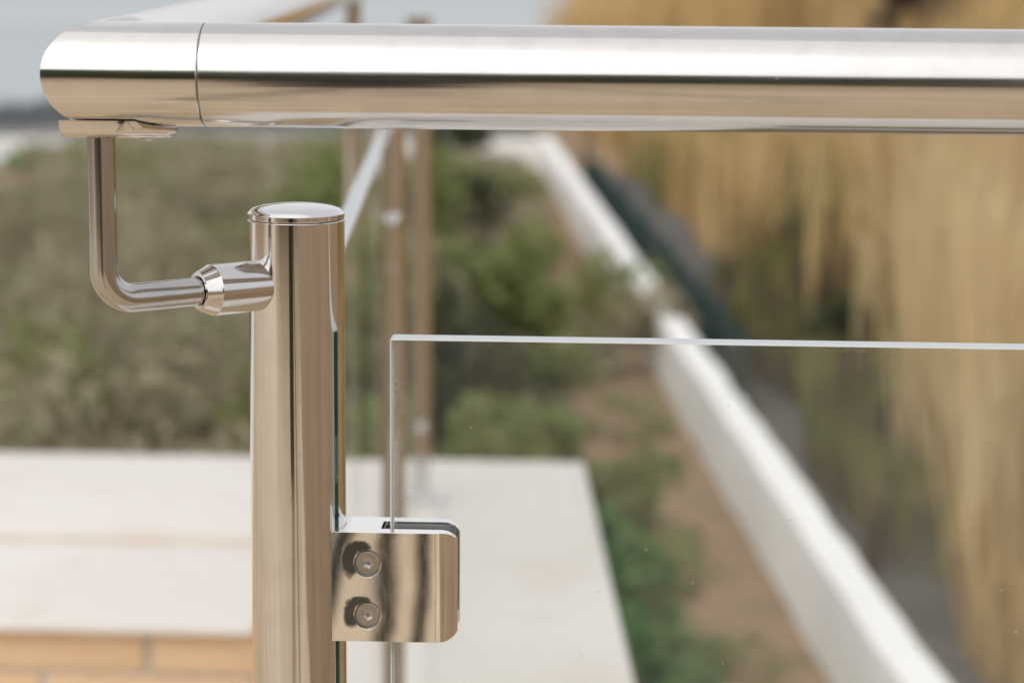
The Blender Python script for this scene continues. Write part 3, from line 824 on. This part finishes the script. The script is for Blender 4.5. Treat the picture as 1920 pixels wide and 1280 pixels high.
def weeds():
    rng = np.random.default_rng(51); o0 = np.array(at(.8, 10, GARDEN)); root = empty('low_weeds', at(.8, 10, GARDEN))
    tag(root, 'low green weeds scattered over the brown soil beside the white wall', 'weeds', kind='stuff')
    for mat, n, seed in (('mid_leaf', 52, 1), ('green_leaf', 22, 2), ('straw_green', 30, 3)):
        cs = []; rs = []
        for i in range(n):
            t = rng.uniform(6, 19); s = rng.uniform(.15, 1.5) ** 1.0; r = rng.uniform(.07, .2)
            cs.append(np.array(at(s, t, ground_z(s, t) + r * .35)) - o0); rs.append((r, r, r * .6))
        V, q = leaf_quads(rng, cs, rs, 70, .035)
        o = link('foliage', quads_mesh('weeds_' + mat, V, q), mat, root); o['kind'] = 'stuff'
weeds()

def reeds():
    """upright dry stalks: each a tapering two-piece blade bending a little"""
    rng = np.random.default_rng(41)
    def field(n, smin, smax, tmin, tmax, hmin, hmax, w, clump, mat_low=False):
        cx = rng.uniform(smin, smax, clump); ct = rng.uniform(tmin, tmax, clump)
        if smax < 1: cx = cx * ct                    # a wedge of the bank: s given per metre of t
        keep = ~((cx > 2.9) & (cx < 5.2) & (ct > 12.5) & (ct < 21) & (rng.uniform(size=clump) < .72) & (smax > 1))
        cx = cx[keep]; ct = ct[keep]; clump = len(cx)
        k = rng.integers(0, clump, n)
        s = cx[k] + rng.normal(size=n) * .28; t = ct[k] + rng.normal(size=n) * .32
        s = np.maximum(s, (2.15 if mat_low else 2.66) + .50 * np.clip((t - 9.8) / 4.4, 0, 1) + .12 * np.sin(t * 1.7))
        z = np.array([ground_z(a, b) for a, b in zip(s, t)])
        h = rng.uniform(hmin, hmax, n)
        az = rng.uniform(0, 6.28, n); lean = np.abs(rng.normal(size=n)) * .13
        base = np.stack([CAM_XY[0] + N.x * s + W.x * t, CAM_XY[1] + N.y * s + W.y * t, z - .03], 1)
        ldir = np.stack([np.cos(az), np.sin(az), np.zeros(n)], 1)
        a2 = rng.uniform(0, 3.14, n); wd = np.stack([np.cos(a2), np.sin(a2), np.zeros(n)], 1) * (w * rng.uniform(.6, 1.4, n))[:, None]
        up = np.array([0, 0, 1.0])
        mid = base + up * (h * .55)[:, None] + ldir * (h * lean * .35)[:, None]
        top = base + up * (h * .98)[:, None] + ldir * (h * lean)[:, None]
        q1 = np.stack([base - wd, base + wd, mid + wd * .8, mid - wd * .8], 1)
        q2 = np.stack([mid - wd * .8, mid + wd * .8, top + wd * .15, top - wd * .15], 1)
        return np.concatenate([q1, q2], 1).reshape(-1, 3), 2 * n
    root = empty('dry_reeds', at(6, 15, PATH)); tag(root, 'bank of tall dry straw coloured reeds on the right', 'reeds', kind='stuff')
    o0 = np.array(at(6, 15, PATH))
    specs = [('straw', 6000, 3.06, 7, 36, 52, 1.9, 2.9, .028, 130), ('straw_pale', 2200, .234, .285, 10.3, 20, 1.2, 2.2, .013, 46), ('straw_green', 1100, .125, .25, 11.5, 22, .25, .7, .014, 80), ('brown', 1300, .125, .24, 11.5, 22, .2, .5, .016, 50), ('straw', 3600, 2.7, 3.7, 8.0, 12.2, .4, .9, .009, 50), ('straw', 6500, 3.5, 9.5, 5.0, 17, .5, 1.7, .010, 90), ('straw', 11500, 3.2, 16, 17, 40, .6, 2.0, .016, 190), ('brown', 5000, 3.4, 10, 9, 34, .3, .9, .018, 120),
             ('straw', 9000, 3.4, 30, 38, 66, 1.2, 2.4, .028, 260), ('straw_green', 9000, 3.0, 11, 6, 34, .4, 1.1, .014, 150)]
    for mname, n, a, b, c, d, h0, h1, w, cl in specs:
        V, nq = field(n, a, b, c, d, h0, h1, w, cl, b < .26 and h1 < .8)
        o = link('stalks', quads_mesh('reed_stalks', V - o0, nq), mname, root); o['kind'] = 'stuff'
reeds()
